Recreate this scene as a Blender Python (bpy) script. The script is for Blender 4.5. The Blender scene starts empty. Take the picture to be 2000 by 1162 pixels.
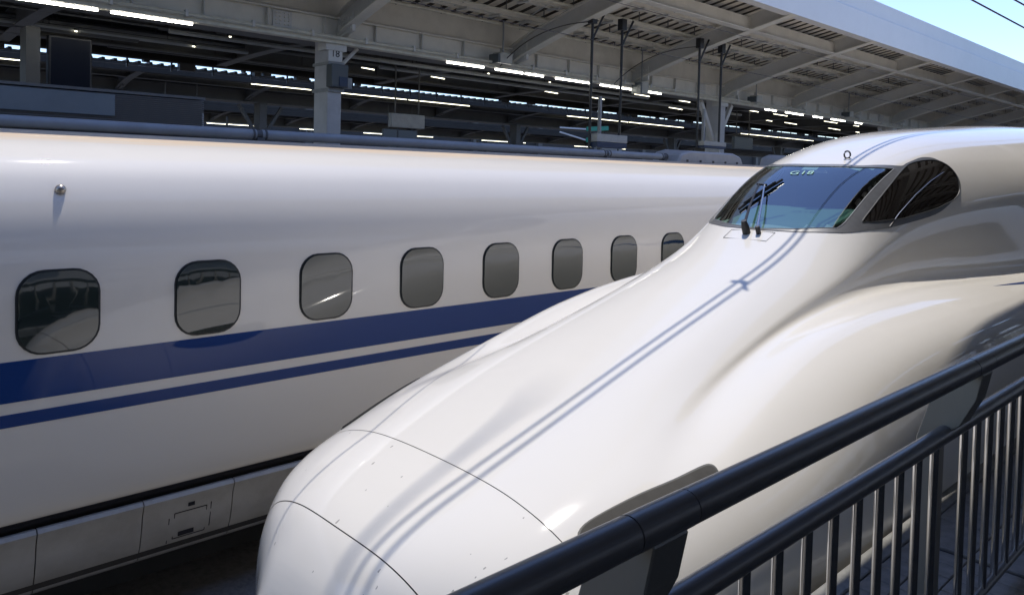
import bpy, bmesh, math, random
import numpy as np
from mathutils import Vector, Matrix
from mathutils.geometry import delaunay_2d_cdt
random.seed(7)
rng = np.random.default_rng(7)
scene = bpy.context.scene
COL = scene.collection

# ------------------------------------------------------------------ camera
cam_d = bpy.data.cameras.new("camera")
cam = bpy.data.objects.new("camera", cam_d)
COL.objects.link(cam)
cam_d.sensor_width = 36.0
cam_d.lens = 27.0
cam_d.shift_y = -0.0975
cam_d.clip_start = 0.05
cam_d.clip_end = 3000
EYE = 3.27
Rot = Matrix(((0.683487, -0.040517, 0.728837), (0.729532, 0.003648, -0.683937), (0.025053, 0.999172, 0.032052)))
cam.matrix_world = Matrix.Translation((0, 0, EYE)) @ Rot.to_4x4()
scene.camera = cam

# ------------------------------------------------------------------ sky and sun
SUN = Vector((-0.20, 0.20, 0.94)).normalized()      # towards the sun
world = bpy.data.worlds.new("World")
scene.world = world
world.use_nodes = True
nt = world.node_tree
bg = nt.nodes["Background"]
sky = nt.nodes.new("ShaderNodeTexSky")
sky.sky_type = 'NISHITA'
sky.sun_disc = False
sky.sun_elevation = math.asin(SUN.z)
sky.sun_rotation = math.atan2(SUN.x, SUN.y)
sky.air_density = 0.9
sky.dust_density = 0.0
sky.ozone_density = 3.2
hs = nt.nodes.new("ShaderNodeHueSaturation")
hs.inputs["Saturation"].default_value = 1.0
hs.inputs["Hue"].default_value = 0.51
nt.links.new(sky.outputs[0], hs.inputs["Color"])
nt.links.new(hs.outputs[0], bg.inputs[0])
bg.inputs[1].default_value = 0.15
sd = bpy.data.lights.new("sun", 'SUN')
sd.energy = 2.0
sd.angle = math.radians(0.53)
sd.color = (1.0, 0.94, 0.85)
sun = bpy.data.objects.new("sun", sd)
COL.objects.link(sun)
sun.rotation_euler = SUN.to_track_quat('Z', 'Y').to_euler()
sun.location = (0, 0, 30)
scene.view_settings.view_transform = 'Standard'
scene.view_settings.look = 'None'
scene.view_settings.exposure = 0.82
scene.view_settings.gamma = 1.0
scene.view_settings.use_curve_mapping = False
scene.render.engine = 'CYCLES'
scene.cycles.max_bounces = 8
scene.cycles.diffuse_bounces = 5
scene.cycles.glossy_bounces = 4
scene.cycles.caustics_reflective = False
scene.cycles.caustics_refractive = False
scene.cycles.use_denoising = True
scene.cycles.sample_clamp_indirect = 6.0

# ------------------------------------------------------------------ materials
def mat(name, color, rough=0.5, metal=0.0, spec=0.5, coat=0.0, coat_rough=0.05, ior=1.5, var=0.0, vscale=6.0,
        vcol=None, bump=0.0, bscale=60.0, stretch=(1, 1, 1), rvar=0.0):
    m = bpy.data.materials.new(name)
    m.use_nodes = True
    t = m.node_tree
    b = t.nodes["Principled BSDF"]
    b.inputs["Base Color"].default_value = (*color, 1)
    b.inputs["Roughness"].default_value = rough
    b.inputs["Metallic"].default_value = metal
    b.inputs["IOR"].default_value = ior
    b.inputs["Specular IOR Level"].default_value = spec
    b.inputs["Coat Weight"].default_value = coat
    b.inputs["Coat Roughness"].default_value = coat_rough
    if var or bump or rvar:
        tc = t.nodes.new("ShaderNodeTexCoord")
        mp = t.nodes.new("ShaderNodeMapping")
        mp.inputs["Scale"].default_value = stretch
        t.links.new(tc.outputs["Object"], mp.inputs[0])
        n = t.nodes.new("ShaderNodeTexNoise")
        n.inputs["Scale"].default_value = vscale
        n.inputs["Detail"].default_value = 7
        n.inputs["Roughness"].default_value = 0.62
        t.links.new(mp.outputs[0], n.inputs["Vector"])
        if var:
            mx = t.nodes.new("ShaderNodeMix")
            mx.data_type = 'RGBA'
            c2 = vcol if vcol else tuple(c * 0.45 for c in color)
            mx.inputs[6].default_value = (*color, 1)
            mx.inputs[7].default_value = (*c2, 1)
            r = t.nodes.new("ShaderNodeMapRange")
            r.inputs[1].default_value = 0.42
            r.inputs[2].default_value = 0.78
            r.inputs[4].default_value = var
            t.links.new(n.outputs[0], r.inputs[0])
            t.links.new(r.outputs[0], mx.inputs[0])
            t.links.new(mx.outputs[2], b.inputs["Base Color"])
        if rvar:
            r2 = t.nodes.new("ShaderNodeMapRange")
            r2.inputs[3].default_value = max(0.02, rough - rvar)
            r2.inputs[4].default_value = rough + rvar
            t.links.new(n.outputs[0], r2.inputs[0])
            t.links.new(r2.outputs[0], b.inputs["Roughness"])
        if bump:
            n2 = t.nodes.new("ShaderNodeTexNoise")
            n2.inputs["Scale"].default_value = bscale
            n2.inputs["Detail"].default_value = 5
            t.links.new(mp.outputs[0], n2.inputs["Vector"])
            bp = t.nodes.new("ShaderNodeBump")
            bp.inputs["Strength"].default_value = bump
            bp.inputs["Distance"].default_value = 0.01
            t.links.new(n2.outputs[0], bp.inputs["Height"])
            t.links.new(bp.outputs[0], b.inputs["Normal"])
    return m

def emis(name, color, strength):
    m = bpy.data.materials.new(name)
    m.use_nodes = True
    b = m.node_tree.nodes["Principled BSDF"]
    b.inputs["Base Color"].default_value = (0.8, 0.8, 0.78, 1)
    b.inputs["Emission Color"].default_value = (*color, 1)
    b.inputs["Emission Strength"].default_value = strength
    return m

def train_paint(name, base, specks=0.0, roof_dust=None, crough=0.035, wave=0.05):
    """glossy white coach paint; specks = insect splashes, roof_dust = height above which dust has settled"""
    m = mat(name, base, rough=0.55, spec=0.12, coat=1.0, coat_rough=crough, var=0.12, vscale=1.3, vcol=tuple(c * 0.86 for c in base))
    t = m.node_tree
    b = t.nodes["Principled BSDF"]
    src = b.inputs["Base Color"].links[0].from_socket
    tc = t.nodes.new("ShaderNodeTexCoord")
    if specks:
        mp = t.nodes.new("ShaderNodeMapping")
        mp.inputs["Scale"].default_value = (1.0, 0.45, 0.6)
        t.links.new(tc.outputs["Object"], mp.inputs[0])
        v = t.nodes.new("ShaderNodeTexVoronoi")
        v.inputs["Scale"].default_value = 22.0
        v.inputs["Randomness"].default_value = 1.0
        # ragged outlines
        jn = t.nodes.new("ShaderNodeTexNoise"); jn.inputs["Scale"].default_value = 90.0; jn.inputs["Detail"].default_value = 3
        t.links.new(mp.outputs[0], jn.inputs["Vector"])
        ja = t.nodes.new("ShaderNodeVectorMath"); ja.operation = 'MULTIPLY_ADD'
        ja.inputs[1].default_value = (.012, .012, .012)
        t.links.new(jn.outputs["Color"], ja.inputs[0]); t.links.new(mp.outputs[0], ja.inputs[2])
        t.links.new(ja.outputs[0], v.inputs["Vector"])
        wn = t.nodes.new("ShaderNodeSeparateColor")
        t.links.new(v.outputs["Color"], wn.inputs[0])
        rad = t.nodes.new("ShaderNodeMath"); rad.operation = 'POWER'; rad.inputs[1].default_value = 4.5
        t.links.new(wn.outputs[0], rad.inputs[0])
        rad2 = t.nodes.new("ShaderNodeMath"); rad2.operation = 'MULTIPLY'; rad2.inputs[1].default_value = 0.16
        t.links.new(rad.outputs[0], rad2.inputs[0])
        lt = t.nodes.new("ShaderNodeMath"); lt.operation = 'LESS_THAN'
        t.links.new(v.outputs["Distance"], lt.inputs[0])
        t.links.new(rad2.outputs[0], lt.inputs[1])
        ml = t.nodes.new("ShaderNodeMath"); ml.operation = 'MULTIPLY'; ml.inputs[1].default_value = specks
        t.links.new(lt.outputs[0], ml.inputs[0])
        mx = t.nodes.new("ShaderNodeMix"); mx.data_type = 'RGBA'
        t.links.new(ml.outputs[0], mx.inputs[0])
        t.links.new(src, mx.inputs[6])
        mx.inputs[7].default_value = (0.16, 0.14, 0.12, 1)
        src = mx.outputs[2]
    if roof_dust:
        sx = t.nodes.new("ShaderNodeSeparateXYZ")
        t.links.new(tc.outputs["Object"], sx.inputs[0])
        n = t.nodes.new("ShaderNodeTexNoise"); n.inputs["Scale"].default_value = 5.0; n.inputs["Detail"].default_value = 6
        mp = t.nodes.new("ShaderNodeMapping"); mp.inputs["Scale"].default_value = (4, 0.25, 4)
        t.links.new(tc.outputs["Object"], mp.inputs[0]); t.links.new(mp.outputs[0], n.inputs["Vector"])
        ad = t.nodes.new("ShaderNodeMath"); ad.operation = 'MULTIPLY_ADD'; ad.inputs[1].default_value = 0.10
        t.links.new(n.outputs[0], ad.inputs[0]); t.links.new(sx.outputs[2], ad.inputs[2])
        r = t.nodes.new("ShaderNodeMapRange")
        r.inputs[1].default_value = roof_dust; r.inputs[2].default_value = roof_dust + 0.05
        t.links.new(ad.outputs[0], r.inputs[0])
        mx = t.nodes.new("ShaderNodeMix"); mx.data_type = 'RGBA'
        t.links.new(r.outputs[0], mx.inputs[0])
        t.links.new(src, mx.inputs[6])
        mx.inputs[7].default_value = (0.66, 0.53, 0.39, 1)
        src = mx.outputs[2]
        iv = t.nodes.new("ShaderNodeMath"); iv.operation = 'SUBTRACT'; iv.inputs[0].default_value = 1.0
        t.links.new(r.outputs[0], iv.inputs[1])
        t.links.new(iv.outputs[0], b.inputs["Coat Weight"])
    t.links.new(src, b.inputs["Base Color"])
    # sheet-metal waviness, seen only in the gloss
    wm = t.nodes.new("ShaderNodeMapping"); wm.inputs["Scale"].default_value = (1, 0.5, 1)
    t.links.new(tc.outputs["Object"], wm.inputs[0])
    wn_ = t.nodes.new("ShaderNodeTexNoise"); wn_.inputs["Scale"].default_value = 2.2; wn_.inputs["Detail"].default_value = 2
    t.links.new(wm.outputs[0], wn_.inputs["Vector"])
    bp = t.nodes.new("ShaderNodeBump"); bp.inputs["Strength"].default_value = wave; bp.inputs["Distance"].default_value = 0.02
    t.links.new(wn_.outputs[0], bp.inputs["Height"])
    t.links.new(bp.outputs[0], b.inputs["Coat Normal"])
    return m

M = {}
M['nose'] = train_paint("white_nose_paint", (0.835, 0.80, 0.735), specks=0.6, crough=0.03)
M['body'] = train_paint("white_coach_paint", (0.835, 0.80, 0.735), crough=0.045)
M['far'] = train_paint("white_car_side_paint", (0.84, 0.795, 0.715), roof_dust=3.455, wave=0.12)
M['skirt'] = mat("grey_white_skirt_paint", (0.50, 0.49, 0.46), rough=0.4, coat=0.4, coat_rough=0.15, var=0.6, vscale=3.0, vcol=(0.27, 0.25, 0.22))
M['blue'] = mat("blue_stripe_paint", (0.004, 0.042, 0.20), rough=0.5, spec=0.1, coat=0.8, coat_rough=0.035)
M['seam'] = mat("black_seam_rubber", (0.012, 0.012, 0.018), rough=0.7)
M['frame'] = mat("grey_window_surround", (0.13, 0.132, 0.135), rough=0.42, coat=0.3, coat_rough=0.2, var=0.5, vscale=9.0)
M['rim'] = mat("dark_rubber_rim", (0.03, 0.033, 0.034), rough=0.5)
M['pane'] = mat("coated_window_pane", (0.020, 0.030, 0.027), rough=0.03, ior=1.95)
M['sideglass'] = mat("dark_side_glass", (0.012, 0.010, 0.009), rough=0.02, ior=1.6)
M['dark'] = mat("black_interior", (0.012, 0.013, 0.015), rough=0.7)
M['dash'] = mat("green_grey_dashboard", (0.20, 0.30, 0.27), rough=0.6)
M['lamp_glass'] = mat("grey_headlight_cover", (0.075, 0.071, 0.064), rough=0.55, spec=0.08, var=0.5, vscale=7.0)
M['black'] = mat("black_metal", (0.02, 0.02, 0.022), rough=0.4)
M['chrome'] = mat("worn_chrome", (0.55, 0.55, 0.56), rough=0.22, metal=1.0)
M['brass'] = mat("dull_lamp_metal", (0.42, 0.38, 0.33), rough=0.3, metal=0.8)
M['duct'] = mat("blue_grey_cable_duct", (0.33, 0.34, 0.35), rough=0.45, var=0.4, vscale=4.0)
M['duct_light'] = mat("grey_roof_cover", (0.38, 0.38, 0.38), rough=0.5, var=0.4, vscale=4.0)
M['steel'] = mat("brushed_stainless", (0.68, 0.67, 0.65), rough=0.10, metal=1.0, rvar=0.03, vscale=30.0, stretch=(8, 8, 0.4))
M['post'] = mat("satin_stainless_post", (0.24, 0.235, 0.22), rough=0.45, metal=0.7, rvar=0.1, vscale=25.0, stretch=(8, 8, 0.4))
M['rail'] = mat("dark_blue_grey_handrail", (0.075, 0.075, 0.08), rough=0.36, coat=0.35, coat_rough=0.25, bump=0.03, bscale=120)
M['paver'] = mat("dark_grey_paver", (0.25, 0.235, 0.215), rough=0.75, var=0.7, vscale=14.0, bump=0.3, bscale=90)
M['joint'] = mat("black_paver_joint", (0.035, 0.033, 0.032), rough=0.9)
M['kerb'] = mat("pale_platform_kerb", (0.26, 0.26, 0.25), rough=0.8, var=0.6, vscale=12.0)
M['ballast'] = mat("dark_track_ballast", (0.20, 0.185, 0.165), rough=0.95, var=0.8, vscale=18.0, bump=1.0, bscale=26)
M['concrete'] = mat("platform_concrete", (0.46, 0.45, 0.42), rough=0.85, var=0.6, vscale=3.0)
M['girder'] = mat("cream_grey_girder_paint", (0.78, 0.74, 0.65), rough=0.5, var=0.55, vscale=2.2, vcol=(0.52, 0.49, 0.42))
M['bracket'] = mat("grey_bracket_paint", (0.66, 0.645, 0.61), rough=0.5, var=0.5, vscale=2.5, vcol=(0.48, 0.47, 0.44))
M['column'] = mat("pale_grey_column_paint", (0.55, 0.55, 0.56), rough=0.5, var=0.4, vscale=3.0)
M['fascia'] = mat("blue_grey_fascia_sheet", (0.74, 0.72, 0.69), rough=0.42, var=0.35, vscale=1.2, vcol=(0.62, 0.60, 0.57))
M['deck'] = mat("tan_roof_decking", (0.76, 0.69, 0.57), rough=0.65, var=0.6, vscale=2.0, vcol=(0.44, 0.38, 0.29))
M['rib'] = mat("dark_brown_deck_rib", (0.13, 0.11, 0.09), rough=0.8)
M['fasciadark'] = mat("shade_dark_fascia", (0.04, 0.037, 0.034), rough=0.75, spec=0.2, var=0.5, vscale=2.0)  # fascia copy with the shade under the roofs put into its colour
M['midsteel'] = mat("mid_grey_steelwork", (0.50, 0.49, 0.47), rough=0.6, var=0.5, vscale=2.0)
M['deckdark'] = mat("shade_dark_decking", (0.06, 0.06, 0.06), rough=0.8, var=0.5, vscale=2.0)  # decking copy darkened in its colour to stand for roof shade
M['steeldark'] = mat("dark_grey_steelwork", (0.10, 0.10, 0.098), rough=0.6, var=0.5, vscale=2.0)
M['conduit'] = mat("cream_conduit_trunking", (0.70, 0.66, 0.54), rough=0.5, var=0.5, vscale=5.0)
M['tube'] = emis("fluorescent_tube", (1.0, 0.97, 0.86), 12.0)
M['tubefar'] = emis("far_fluorescent_tube", (1.0, 0.95, 0.72), 3.0)
M['kiosk'] = mat("brown_grey_louvre", (0.17, 0.165, 0.16), rough=0.55)
M['kpanel'] = mat("blue_grey_panel", (0.22, 0.25, 0.27), rough=0.45, var=0.3, vscale=3.0)
M['screen'] = mat("black_display_glass", (0.004, 0.006, 0.014), rough=0.35, spec=0.15)
M['plate'] = mat("white_number_plate", (0.72, 0.72, 0.70), rough=0.5)
M['ink'] = mat("black_ink", (0.02, 0.02, 0.02), rough=0.6)
M['box'] = mat("grey_equipment_box", (0.34, 0.35, 0.35), rough=0.5, var=0.4, vscale=6.0)
M['boxdark'] = mat("dark_green_grey_box", (0.10, 0.115, 0.12), rough=0.45)
M['boxcream'] = mat("cream_equipment_box", (0.50, 0.48, 0.42), rough=0.5, var=0.3, vscale=6.0)
M['navy'] = mat("navy_panel", (0.03, 0.05, 0.10), rough=0.4)
M['green'] = mat("bright_green_panel", (0.03, 0.30, 0.19), rough=0.35)
M['white'] = mat("white_panel", (0.72, 0.73, 0.72), rough=0.4)
M['mint'] = mat("pale_green_lettering", (0.28, 0.55, 0.44), rough=0.5)
M['bldg'] = mat("dark_grey_building", (0.03, 0.03, 0.032), rough=0.7, var=0.5, vscale=0.3)
M['wire'] = mat("dark_copper_wire", (0.045, 0.035, 0.03), rough=0.5)

def glass_mat(name, tint, refl, rough=0.012):
    m = bpy.data.materials.new(name)
    m.use_nodes = True
    t = m.node_tree
    t.nodes.remove(t.nodes["Principled BSDF"])
    out = t.nodes["Material Output"]
    tr = t.nodes.new("ShaderNodeBsdfTransparent"); tr.inputs[0].default_value = (*tint, 1)
    gl = t.nodes.new("ShaderNodeBsdfGlossy"); gl.inputs["Roughness"].default_value = rough
    gl.inputs[0].default_value = (0.92, 0.97, 1.0, 1)
    # Schlick reflectance, the same from both faces
    lw = t.nodes.new("ShaderNodeLayerWeight"); lw.inputs[0].default_value = 0.5
    p5 = t.nodes.new("ShaderNodeMath"); p5.operation = 'POWER'; p5.inputs[1].default_value = 5.0
    t.links.new(lw.outputs["Facing"], p5.inputs[0])
    fr = t.nodes.new("ShaderNodeMath"); fr.operation = 'MULTIPLY_ADD'
    fr.inputs[1].default_value = 1 - refl; fr.inputs[2].default_value = refl
    t.links.new(p5.outputs[0], fr.inputs[0])
    mx = t.nodes.new("ShaderNodeMixShader")
    t.links.new(fr.outputs[0], mx.inputs[0]); t.links.new(tr.outputs[0], mx.inputs[1]); t.links.new(gl.outputs[0], mx.inputs[2])
    t.links.new(mx.outputs[0], out.inputs[0])
    return m
M['glass'] = glass_mat("coated_windscreen_glass", (0.48, 0.66, 0.60), 0.25)

# ------------------------------------------------------------------ helpers
def link(name, me, m=None, parent=None, smooth=False):
    o = bpy.data.objects.new(name, me)
    COL.objects.link(o)
    if m is not None and not me.materials:
        me.materials.append(m)
    if parent is not None:
        o.parent = parent
    if smooth:
        me.polygons.foreach_set("use_smooth", [True] * len(me.polygons))
    return o

def tag(o, label=None, cat=None, group=None, kind=None):
    for k, v in (("label", label), ("category", cat), ("group", group), ("kind", kind)):
        if v:
            o[k] = v
    return o

def thing(name, loc, label, cat, group=None):
    o = bpy.data.objects.new(name, None)
    o.empty_display_size = 0.2
    COL.objects.link(o)
    o.location = loc
    return tag(o, label, cat, group)

class MB:
    """collects boxes, tubes and prisms, in world coordinates; build() links one mesh"""
    def __init__(s):
        s.v, s.f = [], []
    def box(s, x0, x1, y0, y1, z0, z1):
        b = len(s.v)
        s.v += [(x, y, z) for x in (x0, x1) for y in (y0, y1) for z in (z0, z1)]
        s.f += [tuple(b + i for i in q) for q in ((0, 1, 3, 2), (4, 6, 7, 5), (0, 4, 5, 1), (2, 3, 7, 6), (0, 2, 6, 4), (1, 5, 7, 3))]
        return s
    def tube(s, pts, r, n=10, caps=True):
        pts = [Vector(p) for p in pts]
        b = len(s.v)
        for i, p in enumerate(pts):
            d = (pts[min(i + 1, len(pts) - 1)] - pts[max(i - 1, 0)]).normalized()
            a = Vector((0, 0, 1)) if abs(d.z) < 0.9 else Vector((1, 0, 0))
            u = d.cross(a).normalized(); w = d.cross(u)
            rr = r[i] if isinstance(r, (list, tuple)) else r
            for k in range(n):
                t = 2 * math.pi * k / n
                s.v.append(tuple(p + (u * math.cos(t) + w * math.sin(t)) * rr))
        for i in range(len(pts) - 1):
            for k in range(n):
                k2 = (k + 1) % n
                s.f.append((b + i * n + k, b + i * n + k2, b + (i + 1) * n + k2, b + (i + 1) * n + k))
        if caps:
            s.f.append(tuple(b + k for k in range(n - 1, -1, -1)))
            e = b + (len(pts) - 1) * n
            s.f.append(tuple(e + k for k in range(n)))
        return s
    def prism_y(s, poly, y0, y1):
        """poly: (x,z) outline extruded along y"""
        b = len(s.v); n = len(poly)
        s.v += [(x, y0, z) for x, z in poly] + [(x, y1, z) for x, z in poly]
        for k in range(n):
            k2 = (k + 1) % n
            s.f.append((b + k, b + k2, b + n + k2, b + n + k))
        s.f.append(tuple(b + k for k in range(n - 1, -1, -1)))
        s.f.append(tuple(b + n + k for k in range(n)))
        return s
    def bar(s, a, c, w, h):
        """box bar from a to c, w wide sideways, h tall"""
        a, c = Vector(a), Vector(c)
        d = (c - a).normalized()
        up = Vector((0, 0, 1)) if abs(d.z) < 0.95 else Vector((0, 1, 0))
        u = d.cross(up).normalized(); w2 = u.cross(d)
        b = len(s.v)
        for p in (a, c):
            for su, sw in ((-1, -1), (1, -1), (1, 1), (-1, 1)):
                s.v.append(tuple(p + u * su * w / 2 + w2 * sw * h / 2))
        s.f += [tuple(b + i for i in q) for q in ((0, 1, 2, 3), (7, 6, 5, 4), (0, 4, 5, 1), (1, 5, 6, 2), (2, 6, 7, 3), (3, 7, 4, 0))]
        return s
    def build(s, name, m, parent=None, bevel=0.0, smooth=False, origin=None):
        off = Vector((0, 0, 0))
        if parent is not None:
            off = parent.matrix_world.translation if parent.parent is None else Vector((0, 0, 0))
            p = parent
            off = Vector((0, 0, 0))
            while p is not None:
                off += Vector(p.location); p = p.parent
        elif origin is not None:
            off = Vector(origin)
        me = bpy.data.meshes.new(name)
        me.from_pydata([tuple(Vector(v) - off) for v in s.v], [], s.f)
        bm = bmesh.new(); bm.from_mesh(me)
        bmesh.ops.recalc_face_normals(bm, faces=bm.faces)
        if bevel:
            bmesh.ops.bevel(bm, geom=[e for e in bm.edges if len(e.link_faces) == 2 and e.calc_face_angle(0) > 0.6], offset=bevel, segments=1, affect='EDGES', clamp_overlap=True)
        bm.to_mesh(me); bm.free()
        o = link(name, me, m, parent, smooth)
        if parent is None:
            o.location = off
        if smooth:
            set_sharp(me, 40)
        return o

def set_sharp(me, deg):
    bm = bmesh.new(); bm.from_mesh(me)
    for e in bm.edges:
        if len(e.link_faces) == 2 and e.calc_face_angle(0) > math.radians(deg):
            e.smooth = False
    bm.to_mesh(me); bm.free()

def copy_tree(o, parent=None):
    c = o.copy()
    COL.objects.link(c)
    c.parent = parent
    for ch in list(o.children):
        copy_tree(ch, c)
    return c

def text_mesh(name, body, size, m, parent, matrix, depth=0.002, shear=0.0):
    cu = bpy.data.curves.new(name, 'FONT')
    cu.body = body; cu.size = size; cu.extrude = depth; cu.align_x = 'CENTER'; cu.align_y = 'CENTER'; cu.shear = shear
    tmp = bpy.data.objects.new(name, cu)
    COL.objects.link(tmp)
    dg = bpy.context.evaluated_depsgraph_get()
    me = bpy.data.meshes.new_from_object(tmp.evaluated_get(dg))
    bpy.data.objects.remove(tmp)
    me.transform(matrix)
    me.name = name
    me.materials.clear()
    return link(name, me, m, parent)

# ================================================================== near train: long-nosed white bullet train
NX = -3.35
ST=[
(1.70,[(0,1.00),(.10,1.00),(.19,.995),(.26,.985),(.31,.97),(.35,.95),(.38,.93),(.39,.90),(.36,.85),(.26,.80)]),
(1.75,[(0.000,1.14),(0.112,1.14),(0.208,1.13),(0.288,1.11),(0.344,1.07),(0.384,1.02),(0.416,.96),(0.432,.88),(0.416,.74),(0.360,.62)]),
(1.84,[(0.000,1.30),(0.144,1.295),(0.264,1.28),(0.368,1.25),(0.456,1.19),(0.520,1.11),(0.560,1.01),(0.584,.89),(0.576,.69),(0.536,.50)]),
(2.0,[(0.000,1.455),(0.229,1.45),(0.411,1.43),(0.573,1.385),(0.707,1.315),(0.802,1.215),(0.869,1.09),(0.907,.92),(0.907,.65),(0.859,.38)]),
(2.28,[(0,1.585),(.29,1.58),(.54,1.56),(.75,1.515),(.93,1.445),(1.07,1.345),(1.17,1.20),(1.22,1.0),(1.22,.65),(1.17,.30)]),
(2.6,[(0,1.69),(.32,1.685),(.60,1.665),(.85,1.615),(1.05,1.54),(1.22,1.43),(1.34,1.27),(1.40,1.05),(1.40,.65),(1.36,.28)]),
(3.2,[(0,1.88),(.32,1.875),(.62,1.852),(.88,1.795),(1.07,1.74),(1.31,1.63),(1.47,1.44),(1.54,1.15),(1.55,.70),(1.50,.28)]),
(4.0,[(0,2.14),(.30,2.135),(.56,2.105),(.78,2.02),(.86,1.955),(1.20,1.935),(1.53,1.66),(1.63,1.25),(1.64,.70),(1.60,.28)]),
(5.0,[(0,2.46),(.28,2.45),(.53,2.40),(.75,2.29),(.79,2.21),(1.12,2.235),(1.50,1.98),(1.66,1.40),(1.68,.75),(1.64,.28)]),
(6.0,[(0,2.81),(.33,2.79),(.59,2.70),(.80,2.56),(.85,2.37),(1.14,2.36),(1.54,2.13),(1.68,1.55),(1.70,.80),(1.66,.28)]),
(7.0,[(0,3.42),(.37,3.40),(.67,3.28),(.87,2.92),(.94,2.44),(1.20,2.40),(1.58,2.18),(1.69,1.65),(1.70,.80),(1.66,.28)]),
(8.4,[(0,3.78),(.43,3.745),(.80,3.57),(1.06,3.13),(1.13,2.46),(1.34,2.38),(1.60,2.18),(1.70,1.70),(1.70,.80),(1.66,.28)]),
(10.,[(0,3.94),(.50,3.90),(.92,3.72),(1.25,3.30),(1.37,2.52),(1.51,2.36),(1.65,2.12),(1.70,1.70),(1.70,.80),(1.66,.28)]),
(12.,[(0,4.08),(.56,4.04),(1.05,3.85),(1.44,3.40),(1.57,2.85),(1.62,2.42),(1.68,2.10),(1.70,1.70),(1.70,.80),(1.66,.28)]),
(14.,[(0,4.15),(.60,4.11),(1.12,3.93),(1.53,3.45),(1.66,3.0),(1.69,2.50),(1.70,2.10),(1.70,1.70),(1.70,.80),(1.66,.28)]),
(18.,[(0,4.17),(.60,4.13),(1.12,3.95),(1.47,3.46),(1.62,3.0),(1.68,2.50),(1.70,2.10),(1.70,1.70),(1.70,.80),(1.66,.28)]),
(40.,[(0,4.17),(.60,4.13),(1.12,3.95),(1.47,3.46),(1.62,3.0),(1.68,2.50),(1.70,2.10),(1.70,1.70),(1.70,.80),(1.66,.28)]),
]
def pchip(x,y,xi):
    h=np.diff(x); d=np.diff(y,axis=0)/h[:,None]
    m=np.zeros_like(y)
    for k in range(1,len(x)-1):
        w1=2*h[k]+h[k-1]; w2=h[k]+2*h[k-1]
        ok=d[k-1]*d[k]>0
        with np.errstate(divide='ignore',invalid='ignore'):
            m[k]=np.where(ok,(w1+w2)/(w1/d[k-1]+w2/d[k]),0)
    m[0]=d[0]; m[-1]=d[-1]
    i=np.clip(np.searchsorted(x,xi)-1,0,len(x)-2)
    t=((xi-x[i])/h[i])[:,None]; H=h[i][:,None]
    return (2*t**3-3*t**2+1)*y[i]+(t**3-2*t**2+t)*H*m[i]+(-2*t**3+3*t**2)*y[i+1]+(t**3-t**2)*H*m[i+1]
ys=np.array([s[0] for s in ST]); CP=np.array([s[1] for s in ST],float)
YD=np.arange(1.7,24,.02)
def table():
    T=pchip(ys,CP.reshape(len(ys),-1),YD)
    # smooth along Y behind the tip
    k=np.exp(-.5*(np.arange(-45,46)*.02/.28)**2); k/=k.sum()
    P=np.pad(T,((45,45),(0,0)),mode='edge')
    G=np.stack([np.convolve(P[:,j],k,'valid') for j in range(T.shape[1])],1)
    w=np.clip((YD-2.2)/1.2,0,1)[:,None]; w=w*w*(3-2*w)
    return (T*(1-w)+G*w).reshape(len(YD),10,2)
TAB=table()
def S(Y,s):
    """point on the near half: (offset,z); Y,s arrays"""
    Y=np.atleast_1d(np.asarray(Y,float)); s=np.atleast_1d(np.asarray(s,float))
    u=np.clip((Y-1.7)/.02,0,len(YD)-1.001); i=u.astype(int); f=(u-i)[:,None,None]
    C=TAB[i]*(1-f)+TAB[i+1]*f
    C=np.concatenate([C[:,1:2]*[-1,1],C,2*C[:,-1:]-C[:,-2:-1]],1)
    v=np.clip(s*9,0,8.9999); j=v.astype(int); t=(v-j)[:,None]
    n=np.arange(len(Y)); p0,p1,p2,p3=C[n,j],C[n,j+1],C[n,j+2],C[n,j+3]
    # blend of Catmull-Rom and B-spline for a softer surface
    cr=.5*((2*p1)+(p2-p0)*t+(2*p0-5*p1+4*p2-p3)*t**2+(3*p1-p0-3*p2+p3)*t**3)
    bs=((1-t)**3*p0+(3*t**3-6*t**2+4)*p1+(-3*t**3+3*t**2+3*t+1)*p2+t**3*p3)/6
    return .6*cr+.4*bs


def W(Y, s, off=0.0):
    """world points on the near train's skin; s<0 is its far side; off = distance proud of the skin"""
    Y = np.atleast_1d(np.asarray(Y, float)); s = np.atleast_1d(np.asarray(s, float)) + 0 * Y
    Y = Y + 0 * s
    def pt(y, q):
        p = S(y, np.abs(q))
        return np.stack([NX + p[:, 0] * np.where(q < 0, -1, 1), y, p[:, 1]], 1)
    p = pt(Y, s)
    if np.any(off):
        e = 0.012
        a = pt(Y + 0.03, s) - pt(Y - 0.03, s)
        b = pt(Y, s + e) - pt(Y, s - e)
        n = np.cross(b, a)
        n /= np.linalg.norm(n, axis=1)[:, None] + 1e-9
        n *= np.where(n[:, 2:3] + 0.3 * (n[:, 0:1] * np.where(s < 0, -1, 1)[:, None]) < 0, -1, 1)
        p = p + n * np.asarray(off).reshape(-1, 1)
    return p

train = thing("bullet_train", (NX, 6.0, 0.0), "white bullet train with a long sloping nose and dark cab windows beside the fence", "train")
T0 = Vector(train.location)

def mesh_np(name, P, F, m, parent, smooth=True):
    me = bpy.data.meshes.new(name)
    me.from_pydata((np.asarray(P) - np.array(T0 if parent else (0, 0, 0))).tolist(), [], F)
    o = link(name, me, m, parent, smooth)
    bm = bmesh.new(); bm.from_mesh(me)
    bmesh.ops.remove_doubles(bm, verts=bm.verts, dist=1e-5)
    bm.to_mesh(me); bm.free()
    return o

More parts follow.
